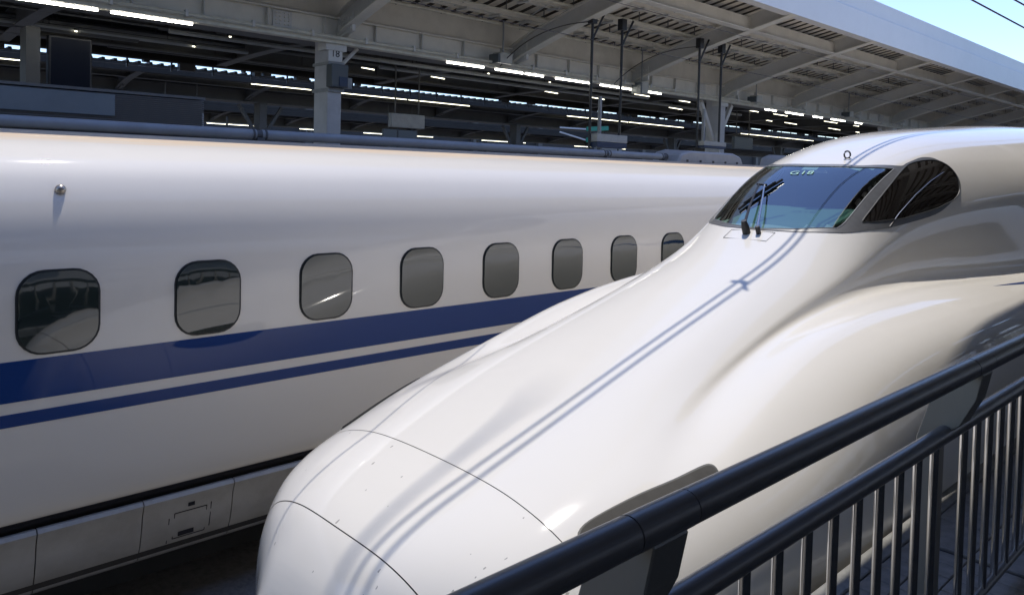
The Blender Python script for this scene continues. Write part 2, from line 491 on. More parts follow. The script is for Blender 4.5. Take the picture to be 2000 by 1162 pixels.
def inside(poly, q):
    poly = np.asarray(poly); x, y = q[:, 0], q[:, 1]
    r = np.zeros(len(q), bool)
    j = len(poly) - 1
    for i in range(len(poly)):
        xi, yi = poly[i]; xj, yj = poly[j]
        c = ((yi > y) != (yj > y)) & (x < (xj - xi) * (y - yi) / (yj - yi + 1e-12) + xi)
        r ^= c; j = i
    return r

def smooth_loop(pts, n=4, corner=0.5):
    """closed Catmull-Rom through the points"""
    P = np.asarray(pts, float); N = len(P); out = []
    for i in range(N):
        p0, p1, p2, p3 = P[i - 1], P[i], P[(i + 1) % N], P[(i + 2) % N]
        for k in range(n):
            t = k / n
            out.append(.5 * ((2 * p1) + (p2 - p0) * t + (2 * p0 - 5 * p1 + 4 * p2 - p3) * t * t + (3 * p1 - p0 - 3 * p2 + p3) * t ** 3))
    return np.array(out)

def shrink(loop, d, ks=3.0):
    """move a loop inward by about d metres ((Y, s) space, ks metres per unit of s)"""
    L = np.array(loop) * [1, ks]
    a = np.roll(L, -1, 0) - np.roll(L, 1, 0)
    n = np.stack([-a[:, 1], a[:, 0]], 1); n /= np.linalg.norm(n, axis=1)[:, None] + 1e-9
    area = np.sum(L[:, 0] * np.roll(L[:, 1], -1) - np.roll(L[:, 0], -1) * L[:, 1])
    return (L + n * d * (1 if area > 0 else -1)) / [1, ks]

def region(name, outer, holes, off, m, parent, step=0.06, ks=3.0, edge=True):
    """skin patch bounded by outer, minus holes, lying off metres proud of the skin with a turned-in edge"""
    loops = [np.asarray(outer)] + [np.asarray(h) for h in holes]
    vs, es = [], []
    for L in loops:
        b = len(vs)
        vs += [Vector((p[0], p[1] * ks)) for p in L]
        es += [(b + i, b + (i + 1) % len(L)) for i in range(len(L))]
    O = loops[0]
    gy = np.arange(O[:, 0].min(), O[:, 0].max(), step); gs = np.arange(O[:, 1].min(), O[:, 1].max(), step / ks)
    G = np.stack(np.meshgrid(gy, gs, indexing='ij'), -1).reshape(-1, 2)
    ok = inside(O, G)
    for h in loops[1:]:
        ok &= ~inside(h, G)
    G = G[ok]
    allp = np.concatenate([L * [1, ks] for L in loops])
    if len(G):
        d = np.min(np.linalg.norm((G * [1, ks])[:, None] - allp[None], axis=2), axis=1)
        G = G[d > step * .45]
    vs += [Vector((p[0], p[1] * ks)) for p in G]
    v2, e2, f2, *_ = delaunay_2d_cdt(vs, es, [], 0, 1e-7)
    Q = np.array([[v[0], v[1] / ks] for v in v2])
    C = np.array([Q[list(f)].mean(0) for f in f2])
    ok = inside(O, C)
    for h in loops[1:]:
        ok &= ~inside(h, C)
    F = [tuple(f) for f, k in zip(f2, ok) if k]
    P = W(Q[:, 0], Q[:, 1], np.full(len(Q), off))
    # orient outwards
    a, b, c = (P[F[0][k]] for k in range(3))
    n = np.cross(b - a, c - a)
    flip = n[2] < 0 and abs(n[2]) > 0.2 * np.linalg.norm(n)
    if abs(n[2]) <= 0.2 * np.linalg.norm(n):
        flip = n[0] * (a[0] - NX) < 0
    if flip:
        F = [f[::-1] for f in F]
    if edge:
        bnd = {}
        for f in F:
            for i in range(len(f)):
                e = (f[i], f[(i + 1) % len(f)])
                bnd[e] = 1
        be = [e for e in bnd if (e[1], e[0]) not in bnd]
        idx = {}
        ring = sorted({i for e in be for i in e})
        low = W(Q[ring, 0], Q[ring, 1], np.full(len(ring), off - 0.010))
        base = len(P)
        for k, i in enumerate(ring):
            idx[i] = base + k
        P = np.concatenate([P, low])
        F += [(e[1], e[0], idx[e[0]], idx[e[1]]) for e in be]
    o = mesh_np(name, P, F, m, parent)
    set_sharp(o.data, 35)
    return o

# --- outlines measured on the skin, near half (Y, s); mirrored for the far half
half_frame = [(6.014, 0.0), (6.046, 0.0899), (6.1096, 0.1461), (6.2686, 0.2288), (6.4753, 0.2784), (6.7456, 0.3147), (7.1113, 0.3313), (7.493, 0.3346), (7.7633, 0.3246), (7.9859, 0.3081), (8.0813, 0.2982), (8.129, 0.2784), (8.1131, 0.2585), (8.0495, 0.2354), (7.9859, 0.2155), (7.9064, 0.2056), (7.7951, 0.199), (7.652, 0.199), (7.5089, 0.199), (7.4135, 0.199), (7.2704, 0.1692), (7.1272, 0.1263), (7.0795, 0.0833), (7.048, 0.0)]
FRAME = smooth_loop(half_frame + [(y, -s) for y, s in half_frame[-2:0:-1]], 3)
half_ws = [(6.03, 0.0), (6.0619, 0.0634), (6.0937, 0.1031), (6.1732, 0.1527), (6.2686, 0.2023), (6.2845, 0.2089), (6.3799, 0.2155), (6.682, 0.2122), (7.0159, 0.2056), (7.2544, 0.199), (7.2863, 0.1957), (7.2544, 0.1891), (7.1272, 0.1494), (7.0318, 0.0899), (7.0, 0.0)]
WS = smooth_loop(half_ws + [(y, -s) for y, s in half_ws[-2:0:-1]], 3)
side_w = [(6.5071, 0.2519), (6.7138, 0.2453), (7.0318, 0.2321), (7.4294, 0.2089), (7.5725, 0.2056), (7.7315, 0.2089), (7.8746, 0.2155), (8.0018, 0.2255), (8.0813, 0.242), (8.1131, 0.2585), (8.1131, 0.2751), (8.0654, 0.2949), (8.0018, 0.3081), (7.8746, 0.318), (7.7156, 0.3213), (7.5089, 0.3246), (7.1908, 0.3213), (6.9205, 0.3114), (6.6343, 0.2817), (6.5389, 0.2618)]
SW = smooth_loop(side_w, 3)
SWF = np.array([(y, -s) for y, s in SW])[::-1]
HOLE = shrink(FRAME, 0.028)

# --- the skin, split at the two seams of the nose covers
def seam_y(s, k):
    x = S(np.full_like(s, 2.0 if k == 2 else 2.6), np.abs(s))[:, 0]
    return 2.005 + 0.06 * x ** 2 if k == 2 else 2.60 + 0.0 * x

NS = 150
def s_line(lo=-1.0, hi=1.0, n=NS):
    return np.linspace(lo, hi, n)

def skin(name, ya, yb, n, m, parent, power=1.0, cap=False, hole=None, s=None, off=0.0, under=True):
    s = s_line() if s is None else s
    ya = ya(s) if callable(ya) else np.full_like(s, ya)
    yb = yb(s) if callable(yb) else np.full_like(s, yb)
    t = np.linspace(0, 1, n) ** power if np.isscalar(n) else n
    YY = ya[None] + (yb - ya)[None] * t[:, None]
    SS = np.repeat(s[None], len(t), 0)
    P = W(YY.ravel(), SS.ravel(), np.full(YY.size, off) if off else 0.0)
    m_, n_ = YY.shape
    F = []
    drop = np.zeros(m_ * n_, bool)
    if hole is not None:
        drop = inside(hole, np.stack([YY.ravel(), SS.ravel()], 1))
    for i in range(m_ - 1):
        for j in range(n_ - 1):
            q = (i * n_ + j, i * n_ + j + 1, (i + 1) * n_ + j + 1, (i + 1) * n_ + j)
            if not (drop[q[0]] and drop[q[1]] and drop[q[2]] and drop[q[3]]):
                F.append(q)
    if under:                                            # flat underside
        b = len(P)
        low = P.reshape(m_, n_, 3)
        for i in range(m_ - 1):
            F.append(((i + 1) * n_, (i + 1) * n_ + n_ - 1, i * n_ + n_ - 1, i * n_))
    if cap:
        F.append(tuple(range(n_ - 1, -1, -1)))
    return mesh_np(name, P, F, m, parent)

G = 0.0025
o = skin("nose_tip_cover", 1.70, lambda s: seam_y(s, 2) - G, 46, M['nose'], train, power=1.6, cap=True)
o["label"] = "lower front cover of the nose with insect specks"
o = skin("nose_upper_cover", lambda s: seam_y(s, 2) + G, lambda s: seam_y(s, 1) - G, 34, M['nose'], train)
o["label"] = "upper front cover of the nose between two seams"
cab_y = np.concatenate([np.linspace(0, .235, 60, endpoint=False), np.linspace(.235, .335, 110, endpoint=False), np.linspace(.335, 1, 90)])
s_fine = np.concatenate([np.linspace(-1, -.37, 50, endpoint=False), np.linspace(-.37, .37, 170, endpoint=False), np.linspace(.37, 1, 51)])
skin("body", lambda s: seam_y(s, 1) + G, 23.9, (cab_y * 1.0), M['body'], train, hole=HOLE, s=s_fine)
skin("seam_gasket", lambda s: seam_y(s, 1) - .03, lambda s: seam_y(s, 1) + .03, 4, M['seam'], train, off=-0.012, under=False)
skin("seam_gasket", lambda s: seam_y(s, 2) - .03, lambda s: seam_y(s, 2) + .03, 4, M['seam'], train, off=-0.012, under=False)
# cab lining and bulkhead behind the glass
skin("cab_lining", 5.7, 9.0, 90, M['dark'], train, hole=HOLE, s=np.linspace(-.6, .6, 160), off=-0.035, under=False)
mb = MB(); mb.box(NX - .72, NX + .72, 8.9, 8.95, 2.2, 3.5); mb.box(NX - .66, NX + .66, 6.3, 8.9, 2.47, 2.50)
mb.build("bulkhead", M['dark'], train)
mb = MB()
prof_d = [(6.28, 2.50), (6.28, 2.80), (6.45, 2.90), (6.95, 3.02), (7.12, 2.99), (7.15, 2.50)]
for i, (wa, wb) in enumerate(((.42, .50),)):
    base = len(mb.v); n = len(prof_d)
    mb.v += [(NX - (wa if y < 6.4 else wb), y, z) for y, z in prof_d] + [(NX + (wa if y < 6.4 else wb), y, z) for y, z in prof_d]
    mb.f += [(k, (k + 1) % n, n + (k + 1) % n, n + k) for k in range(n)] + [tuple(range(n - 1, -1, -1)), tuple(n + k for k in range(n))]
dash = mb.build("dashboard", M['dash'], train, bevel=.02)
mb = MB()
for dx in (-.38, .38):
    mb.box(NX + dx - .24, NX + dx + .24, 7.9, 8.0, 2.6, 3.35)
    mb.box(NX + dx - .24, NX + dx + .24, 7.5, 8.0, 2.6, 2.85)
mb.build("driver_seat", M['rim'], train, bevel=.05)
# --- glazing
region("window_surround", FRAME, [WS, SW, SWF], 0.006, M['frame'], train, step=.05)
o = region("windscreen", shrink(WS, -0.002), [], 0.004, M['glass'], train, step=.06)
o["label"] = "raked windscreen reflecting blue sky"
region("side_window", shrink(SW, -0.002), [], 0.004, M['sideglass'], train, step=.06)
region("side_window", shrink(SWF, -0.002), [], 0.004, M['sideglass'], train, step=.06)
# fine sealing bead round the windscreen
bead = W(WS[:, 0], WS[:, 1], np.full(len(WS), .007))
MB().tube([tuple(p) for p in bead] + [tuple(bead[0])], .004, 6, False).build("windscreen_seal", M['box'], train, smooth=True)
bead = W(SW[:, 0], SW[:, 1], np.full(len(SW), .007))
MB().tube([tuple(p) for p in bead] + [tuple(bead[0])], .005, 6, False).build("side_window_seal", M['rim'], train, smooth=True)
# thin chrome bar laid along the side glass
gp = W([6.75, 6.95, 7.3, 7.65, 7.95], [.312, .300, .282, .266, .256], np.full(5, .006))
MB().tube([tuple(p) for p in gp], .004, 6).build("side_window_trim", M['chrome'], train, smooth=True)

def sp(Y, s, off):
    return tuple(W([Y], [s], np.array([off]))[0])
# --- wiper: base plate, two arms, blade
mb = MB()
a, b_, c_, d_ = (5.86, -.075), (5.86, .062), (6.00, .062), (6.00, -.075)
pl = [sp(*q, .004) for q in (a, b_, c_, d_)]
mb.tube(pl + [pl[0]], .002, 5, False)
mb.build("wiper_base_plate", M['steeldark'], train)
wip = MB(); wip.tube([sp(5.955, -.018, -.01), sp(5.955, -.018, .07), sp(5.955, -.018, .12)], [.035, .032, .022], 12)
wip.tube([sp(5.965, .018, -.01), sp(5.965, .018, .07)], [.022, .02], 10)
wip.build("wiper_pivot", M['black'], train, smooth=True)
MB().tube([sp(5.955, -.018, .09), sp(6.25, -.055, .085), sp(6.62, -.095, .055)], [.013, .011, .008], 8).build("wiper_arm", M['black'], train, smooth=True)
MB().tube([sp(5.965, .018, .06), sp(6.25, -.022, .075), sp(6.59, -.072, .055)], [.011, .009, .008], 8).build("wiper_arm", M['chrome'], train, smooth=True)
MB().tube([sp(6.62, -.10, .055), sp(6.59, -.066, .055)], .011, 8).build("wiper_yoke", M['black'], train, smooth=True)
mb = MB()
tt = np.linspace(0, 1, 9)
mb.tube([sp(6.30 + .42 * t, -.108 + .066 * t, .022) for t in tt], .012, 6)
mb.tube([sp(6.36 + .30 * t, -.099 + .047 * t, .040) for t in tt], .007, 6)
mb.build("wiper_blade", M['black'], train)
# --- whistle ring on the cab roof
ring = []
c0 = Vector(sp(7.24, .066, .035)); nn = (Vector(sp(7.24, .066, .1)) - c0).normalized(); dd = Vector((.75, .65, .1)).normalized()
for k in range(17):
    q = 2 * math.pi * k / 16
    ring.append(tuple(c0 + nn * .036 * math.sin(q) + dd * .028 * math.cos(q)))
MB().tube(ring, .008, 8, False).build("roof_ring", M['steeldark'], train, smooth=True)
# --- headlight cover on the near side, mirrored on the far side
hl = [(2.675, .421), (2.739, .408), (2.866, .417), (3.072, .444), (3.279, .480), (3.440, .506), (3.497, .519), (3.507, .535), (3.46, .552), (3.30, .556), (3.07, .535), (2.83, .490), (2.71, .448)]
HL = smooth_loop(hl, 3)
o = region("headlight", HL, [], 0.004, M['rim'], train)
region("headlight_cover", shrink(HL, .016), [], 0.010, M['lamp_glass'], train).parent = o
HLF = np.array([(y, -s - .06) for y, s in HL])[::-1]
o = region("headlight", HLF, [], 0.004, M['rim'], train)
region("headlight_cover", shrink(HLF, .016), [], 0.010, M['lamp_glass'], train).parent = o
# --- start of the blue side stripe
for sg in (1, -1):
    st = [(7.83, .5665), (8.56, .566), (9.6, .563), (11.0, .560), (13.0, .558), (13.0, .600), (11.0, .600), (9.6, .594), (8.5, .577)]
    L = np.array([(y, s * sg) for y, s in st])
    region("blue_stripe", L if sg > 0 else L[::-1], [], 0.002, M['blue'], train, step=.12, edge=False)
# --- running number on the windscreen, pale green
pos = Vector(sp(6.86, -.008, .010))
e1 = (Vector(sp(6.865, .03, .010)) - Vector(sp(6.850, -.045, .010))).normalized()
e2 = (Vector(sp(6.93, -.008, .010)) - Vector(sp(6.79, -.008, .010))).normalized()
n_ = e1.cross(e2).normalized(); e2 = n_.cross(e1)
mt = Matrix.Translation(pos - T0) @ Matrix((e1, e2, n_)).transposed().to_4x4() @ Matrix.Diagonal((1.35, 1.0, 1, 1))
text_mesh("running_number", "G18", .098, M['mint'], train, mt, depth=.001)
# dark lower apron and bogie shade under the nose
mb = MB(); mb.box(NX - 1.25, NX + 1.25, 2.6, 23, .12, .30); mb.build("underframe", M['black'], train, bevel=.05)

# ================================================================== far train: flank of a bullet train on the next track
FX = -7.70
fprof = [(1.60, .78), (1.665, .80), (1.68, .95), (1.684, 1.3), (1.684, 1.75), (1.684, 2.05), (1.682, 2.35), (1.664, 2.62), (1.618, 2.86), (1.545, 3.04), (1.45, 3.19), (1.31, 3.31), (1.12, 3.405), (.88, 3.47), (.55, 3.515), (.25, 3.53), (0, 3.533)]
FP = np.array(fprof)
def fx_at(z):
    return FX + np.interp(z, FP[:14, 1], FP[:14, 0])
far = thing("bullet_train", (FX, 6.0, 0.0), "white bullet train flank with rounded windows and two dark blue stripes", "train")
T0 = Vector(far.location)
# fine profile
tpar = np.arange(len(FP)); tf = np.linspace(0, len(FP) - 1, 90)
FPf = np.stack([np.interp(tf, tpar, FP[:, 0]), np.interp(tf, tpar, FP[:, 1])], 1)
k5 = np.ones(5) / 5
FPs = FPf.copy()
for c in (0, 1):
    FPs[6:-2, c] = np.convolve(FPf[:, c], k5, 'same')[6:-2]
full = np.concatenate([FPs, (FPs * [-1, 1])[::-1][1:]])
Yb = np.linspace(-7, 26, 45)
P = np.array([[FX + x, y, z] for y in Yb for x, z in full])
nf = len(full)
F = [(i * nf + j, (i + 1) * nf + j, (i + 1) * nf + j + 1, i * nf + j + 1) for i in range(len(Yb) - 1) for j in range(nf - 1)]
F += [(i * nf, i * nf + nf - 1, (i + 1) * nf + nf - 1, (i + 1) * nf) for i in range(len(Yb) - 1)]
F += [tuple(range(nf)), tuple((len(Yb) - 1) * nf + j for j in range(nf - 1, -1, -1))]
mesh_np("body", P, F, M['far'], far)
def fstrip(name, y0, y1, z0, z1, off, m, n=3):
    zz = np.linspace(z0, z1, n)
    b = MB()
    pr = [(fx_at(z) + off, z) for z in zz] + [(fx_at(z) - .01, z) for z in zz[::-1]]
    b.prism_y(pr, y0, y1)
    return b.build(name, m, far)
fstrip("wide_blue_stripe", -6.9, 25.8, 1.640, 1.918, .0025, M['blue'], 5)
fstrip("narrow_blue_stripe", -6.9, 25.8, 1.474, 1.562, .0025, M['blue'])
fstrip("sill_gap", -6.9, 25.8, .735, .785, .003, M['seam'])
# windows: dark rubber rim with a coated pane inside
def rrect(w, h, r, n=7):
    out = []
    for cx_, cy_, a0 in ((w - r, h - r, 0), (-w + r, h - r, 90), (-w + r, -h + r, 180), (w - r, -h + r, 270)):
        for k in range(n):
            a = math.radians(a0 + 90 * k / (n - 1))
            out.append((cx_ + r * math.cos(a), cy_ + r * math.sin(a)))
    return out
def far_patch(name, poly, yc, zc, off, m, parent, inset=.012, dome=0.0):
    """rounded plate following the coach side, edges turned in"""
    rings = [(1.0, -.006), (1.0, off), (.9, off + dome * .4), (.6, off + dome * .8), (.25, off + dome)]
    V, Fq = [], []
    n = len(poly)
    for sc, of in rings:
        for y, z in poly:
            Z = zc + z * sc
            V.append((float(fx_at(Z)) + of, yc + y * sc, Z))
    for r in range(len(rings) - 1):
        for k in range(n):
            k2 = (k + 1) % n
            Fq.append((r * n + k, r * n + k2, (r + 1) * n + k2, (r + 1) * n + k))
    Fq.append(tuple((len(rings) - 1) * n + k for k in range(n)))
    me = bpy.data.meshes.new(name)
    o0 = Vector((FX + 1.684, yc, zc))
    me.from_pydata([tuple(Vector(v) - o0) for v in V], [], Fq)
    o = link(name, me, m, None, True)
    o.parent = parent
    set_sharp(me, 35)
    return o
wrim = far_patch("window", rrect(.262, .292, .175), 0, 2.232, .004, M['rim'], None)
wrim.location = (0, 0, 0)
wp = far_patch("pane", rrect(.248, .278, .163), 0, 2.232, .0135, M['pane'], None)
wp.parent = wrim
wrim.parent = far
for k in range(-6, 20):
    o = wrim if k == -6 else wrim.copy()
    if k != -6:
        COL.objects.link(o); o.parent = far
        c = wp.copy(); COL.objects.link(c); c.parent = o
    o.location = (1.684, 1.353 + 1.04 * k - 6.0, 2.232)
    # panes turned a little so that they reflect the near train's nose
    for c in o.children:
        c.rotation_euler = (0, .013 + random.uniform(-.002, .002), .019 + random.uniform(-.003, .003))
# destination display past the last window
mb = MB(); z0, z1 = 2.84, 3.01
mb.prism_y([(fx_at(z0) + .004, z0), (fx_at(z1) + .004, z1), (fx_at(z1) - .02, z1), (fx_at(z0) - .02, z0)], 10.5, 11.15)
mb.build("destination_display", M['screen'], far)
# skirt panels below the gap, each its own piece
sk = [(1.655, .715), (1.675, .69), (1.640, .60), (1.625, .50), (1.59, .36), (1.53, .22), (1.49, .19)]
skb = [(x - .03, z) for x, z in sk[::-1]]
ys_ = [1.93 + .70 * k for k in range(-9, 17)]
for y in ys_:
    w_ = .70
    mb = MB(); mb.prism_y([(FX + x, z) for x, z in sk + skb], y + .004, y + w_ - .004)
    o = mb.build("skirt_panel", M['skirt'], far, smooth=True)
    if abs(y - 1.93) < .01:
        o["label"] = "skirt panel with an outlined access hatch"
        hb = MB()
        def hx(z): return FX + np.interp(z, [.22, .36, .50, .60, .69], [1.53, 1.59, 1.625, 1.640, 1.675])
        for ya, za, yb, zb in ((2.17, .55, 2.42, .55), (2.17, .33, 2.42, .33), (2.17, .33, 2.17, .55), (2.42, .33, 2.42, .55), (2.13, .30, 2.13, .52), (2.455, .36, 2.455, .57)):
            hb.bar((hx(za) + .001, ya, za), (hx(zb) + .001, yb, zb), .006, .006)
        q = hb.build("hatch_outline", M['seam'], far)
        hb = MB(); hb.bar((hx(.36) + .003, 2.21, .365), (hx(.36) + .003, 2.33, .365), .012, .035); hb.bar((hx(.60) + .002, 2.27, .60), (hx(.60) + .002, 2.32, .60), .012, .03)
        hb.build("hatch_latch", M['seam'], far)
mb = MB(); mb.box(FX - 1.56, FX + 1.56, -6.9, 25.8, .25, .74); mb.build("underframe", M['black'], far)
# side marker lamp on the shoulder
lx = float(fx_at(3.07))
MB().tube([(lx - .02, 1.39, 3.06), (lx + .018, 1.39, 3.075), (lx + .034, 1.39, 3.08), (lx + .042, 1.39, 3.083)], [.036, .036, .026, .008], 14).build("side_lamp", M['brass'], far, smooth=True)
# roof cable duct in lengths with collars
dz, dx_ = 3.595, -7.50
cuts = [-6.8, -2.1, 3.47, 8.95, 10.4]
for a, b_ in zip(cuts, cuts[1:]):
    MB().tube([(dx_, a + .03, dz), (dx_, b_ - .03, dz)], .052, 14).build("cable_duct", M['duct'], far, smooth=True)
    cb = MB(); cb.tube([(dx_, b_ - .07, dz), (dx_, b_ - .05, dz)], .058, 14); cb.tube([(dx_, b_ + .06, dz), (dx_, b_ + .08, dz)], .058, 14)
    cb.tube([(dx_, b_ - .05, dz), (dx_, b_ + .06, dz)], .047, 14); cb.box(dx_ - .05, dx_ + .05, b_ - .03, b_ + .05, dz - .09, dz - .03)
    cb.build("duct_collar", M['steeldark'], far)
for y0, y1, h in ((10.55, 12.6, .24), (14.1, 16.5, .27), (17.5, 20.5, .25)):
    b_ = MB()
    pr = [(y0, 3.50), (y0 + .08, 3.50 + h * .75), (y0 + .35, 3.50 + h), (y1 - .35, 3.50 + h), (y1 - .1, 3.50 + h * .75), (y1, 3.50)]
    base = len(b_.v)
    n = len(pr)
    b_.v += [(-7.85, y, z) for y, z in pr] + [(-7.30, y, z if z < 3.51 else z - .03) for y, z in pr]
    b_.f += [(k, (k + 1) % n, n + (k + 1) % n, n + k) for k in range(n)] + [tuple(range(n - 1, -1, -1)), tuple(n + k for k in range(n))]
    o = b_.build("roof_cover", M['duct_light'], far, bevel=.03)
    b_ = MB()
    for q in range(5):
        yy = y0 + .25 + q * (y1 - y0 - .5) / 4
        b_.box(-7.30, -7.285, yy - .02, yy + .02, 3.52, 3.56)
    b_.build("cover_bolt", M['black'], far)["kind"] = "stuff"

# ================================================================== ground, tracks, platforms
def ground_obj(name, mb, m, **kw):
    o = mb.build(name, m, **kw)
    return tag(o, kind="structure")
ground_obj("track_bed", MB().box(-400, 400, -400, 600, -.8, -.30), M['ballast'])
for cx0 in (NX, FX):
    for sx in (-.7175, .7175):
        mb = MB(); mb.box(cx0 + sx - .035, cx0 + sx + .035, -30, 120, -.12, 0.0); mb.box(cx0 + sx - .07, cx0 + sx + .07, -30, 120, -.30, -.12)
        ground_obj("rail", mb, M['steeldark'])
mb = MB(); mb.box(-1.50, 12, -20, 90, -.3, 1.13)
near_pf = ground_obj("platform", mb, M['concrete'])
PF0 = Vector((0, 0, 0))
# joint bed and pavers on the strip between fence and train, and under the camera
o = MB().box(-1.66, 12, -20, 90, 1.13, 1.232).build("joint_bed", M['joint'], near_pf)
for y in np.arange(-.4, 12, .9):
    MB().box(-1.665, -1.56, y + .004, y + .896, 1.14, 1.252).build("kerb_stone", M['kerb'], near_pf, bevel=.006)
pv_small = MB().box(-.072, .072, -.072, .072, 0, .02).build("paver", M['paver'], None, bevel=.004)
pv_big = MB().box(-.147, .147, -.197, .197, 0, .02).build("paver", M['paver'], None, bevel=.004)
first_s, first_b = True, True
def put(pv, first, x, y):
    o = pv if first else pv.copy()
    if not first:
        COL.objects.link(o)
    o.parent = near_pf
    o.location = (x, y, 1.2325 + random.uniform(-.002, .002))
    o.rotation_euler = (random.uniform(-.006, .006), random.uniform(-.006, .006), random.uniform(-.008, .008))
for j in range(13):
    for i in range(5):
        put(pv_small, first_s, -1.478 + i * .15, 2.745 + j * .15); first_s = False
for j in range(12):
    for i in range(3):
        put(pv_big, first_b, -1.405 + i * .30, 4.86 + j * .40); first_b = False
ground_obj("platform", MB().box(-15.4, -9.46, -20, 120, -.3, 1.25), M['concrete'])
ground_obj("platform", MB().box(-28.7, -23.3, -20, 140, -.3, 1.25), M['concrete'])
ground_obj("platform", MB().box(-43, -36.6, -20, 160, -.3, 1.25), M['concrete'])

# ================================================================== handrail fence
fence = thing("handrail_fence", (-1.05, 3.5, 1.25), "dark tubular handrail fence with shiny steel balusters along the platform edge", "fence")
URX, URZ, LRX, LRZ = -.955, 2.535, -1.05, 2.24
posts = [-3.05, -.85, 1.35, 3.53, 5.73, 7.93, 10.13]
prev = -4.0
for p in posts:
    MB().tube([(URX, prev, URZ), (URX, p - .104, URZ)], .040, 20).build("top_rail", M['rail'], fence, smooth=True)
    MB().tube([(URX, p - .100, URZ), (URX, p + .100, URZ)], .0405, 20).build("rail_sleeve", M['rail'], fence, smooth=True)
    MB().tube([(URX, p - .101 , URZ), (URX, p + .101, URZ)], .037, 20).build("sleeve_joint", M['seam'], fence, smooth=True)
    prev = p + .104
MB().tube([(URX, prev, URZ), (URX, 11.5, URZ)], .040, 20).build("top_rail", M['rail'], fence, smooth=True)
MB().tube([(LRX, -4.0, LRZ), (LRX, 11.5, LRZ)], .0345, 18).build("lower_rail", M['rail'], fence, smooth=True)
MB().tube([(LRX, -4.0, 1.36), (LRX, 11.5, 1.36)], .022, 12).build("bottom_rail", M['rail'], fence, smooth=True)
def post_mb():
    mb = MB()
    # plate in profile (x,z): broad head under the top rail, narrowing to the shaft
    mb.prism_y([(-1.087, 1.25), (-1.16, 1.25), (-1.16, 2.2), (-1.115, 2.36), (-1.105, 2.385), (-1.085, 2.405), (-.985, 2.515), (-.918, 2.510), (-.940, 2.40), (-.995, 2.285), (-1.087, 2.20)], -.062, .062)
    return mb
for i, p in enumerate(posts):
    pb = MB(); src = post_mb()
    pb.v = [(x, y + p, z) for x, y, z in src.v]; pb.f = src.f
    pb.build("post", M['post'], fence, bevel=.004)
bal = MB().tube([(0, 0, 0), (0, 0, .84)], .0165, 14).build("baluster", M['steel'], fence, smooth=True)
bal.location = (0, 0, 0)
bal.data.transform(Matrix.Translation(Vector(fence.location)))
y = -3.6; first = True
ys_b = []
while y < 11.3:
    if all(abs(y - p) > .075 for p in posts):
        ys_b.append(y)
    y += .183 / 1.0
for y in ys_b:
    o = bal if first else bal.copy()
    if not first:
        COL.objects.link(o)
    first = False
    o.parent = fence
    o.location = (LRX + 1.05, y - 3.5, 1.37 - 1.25)

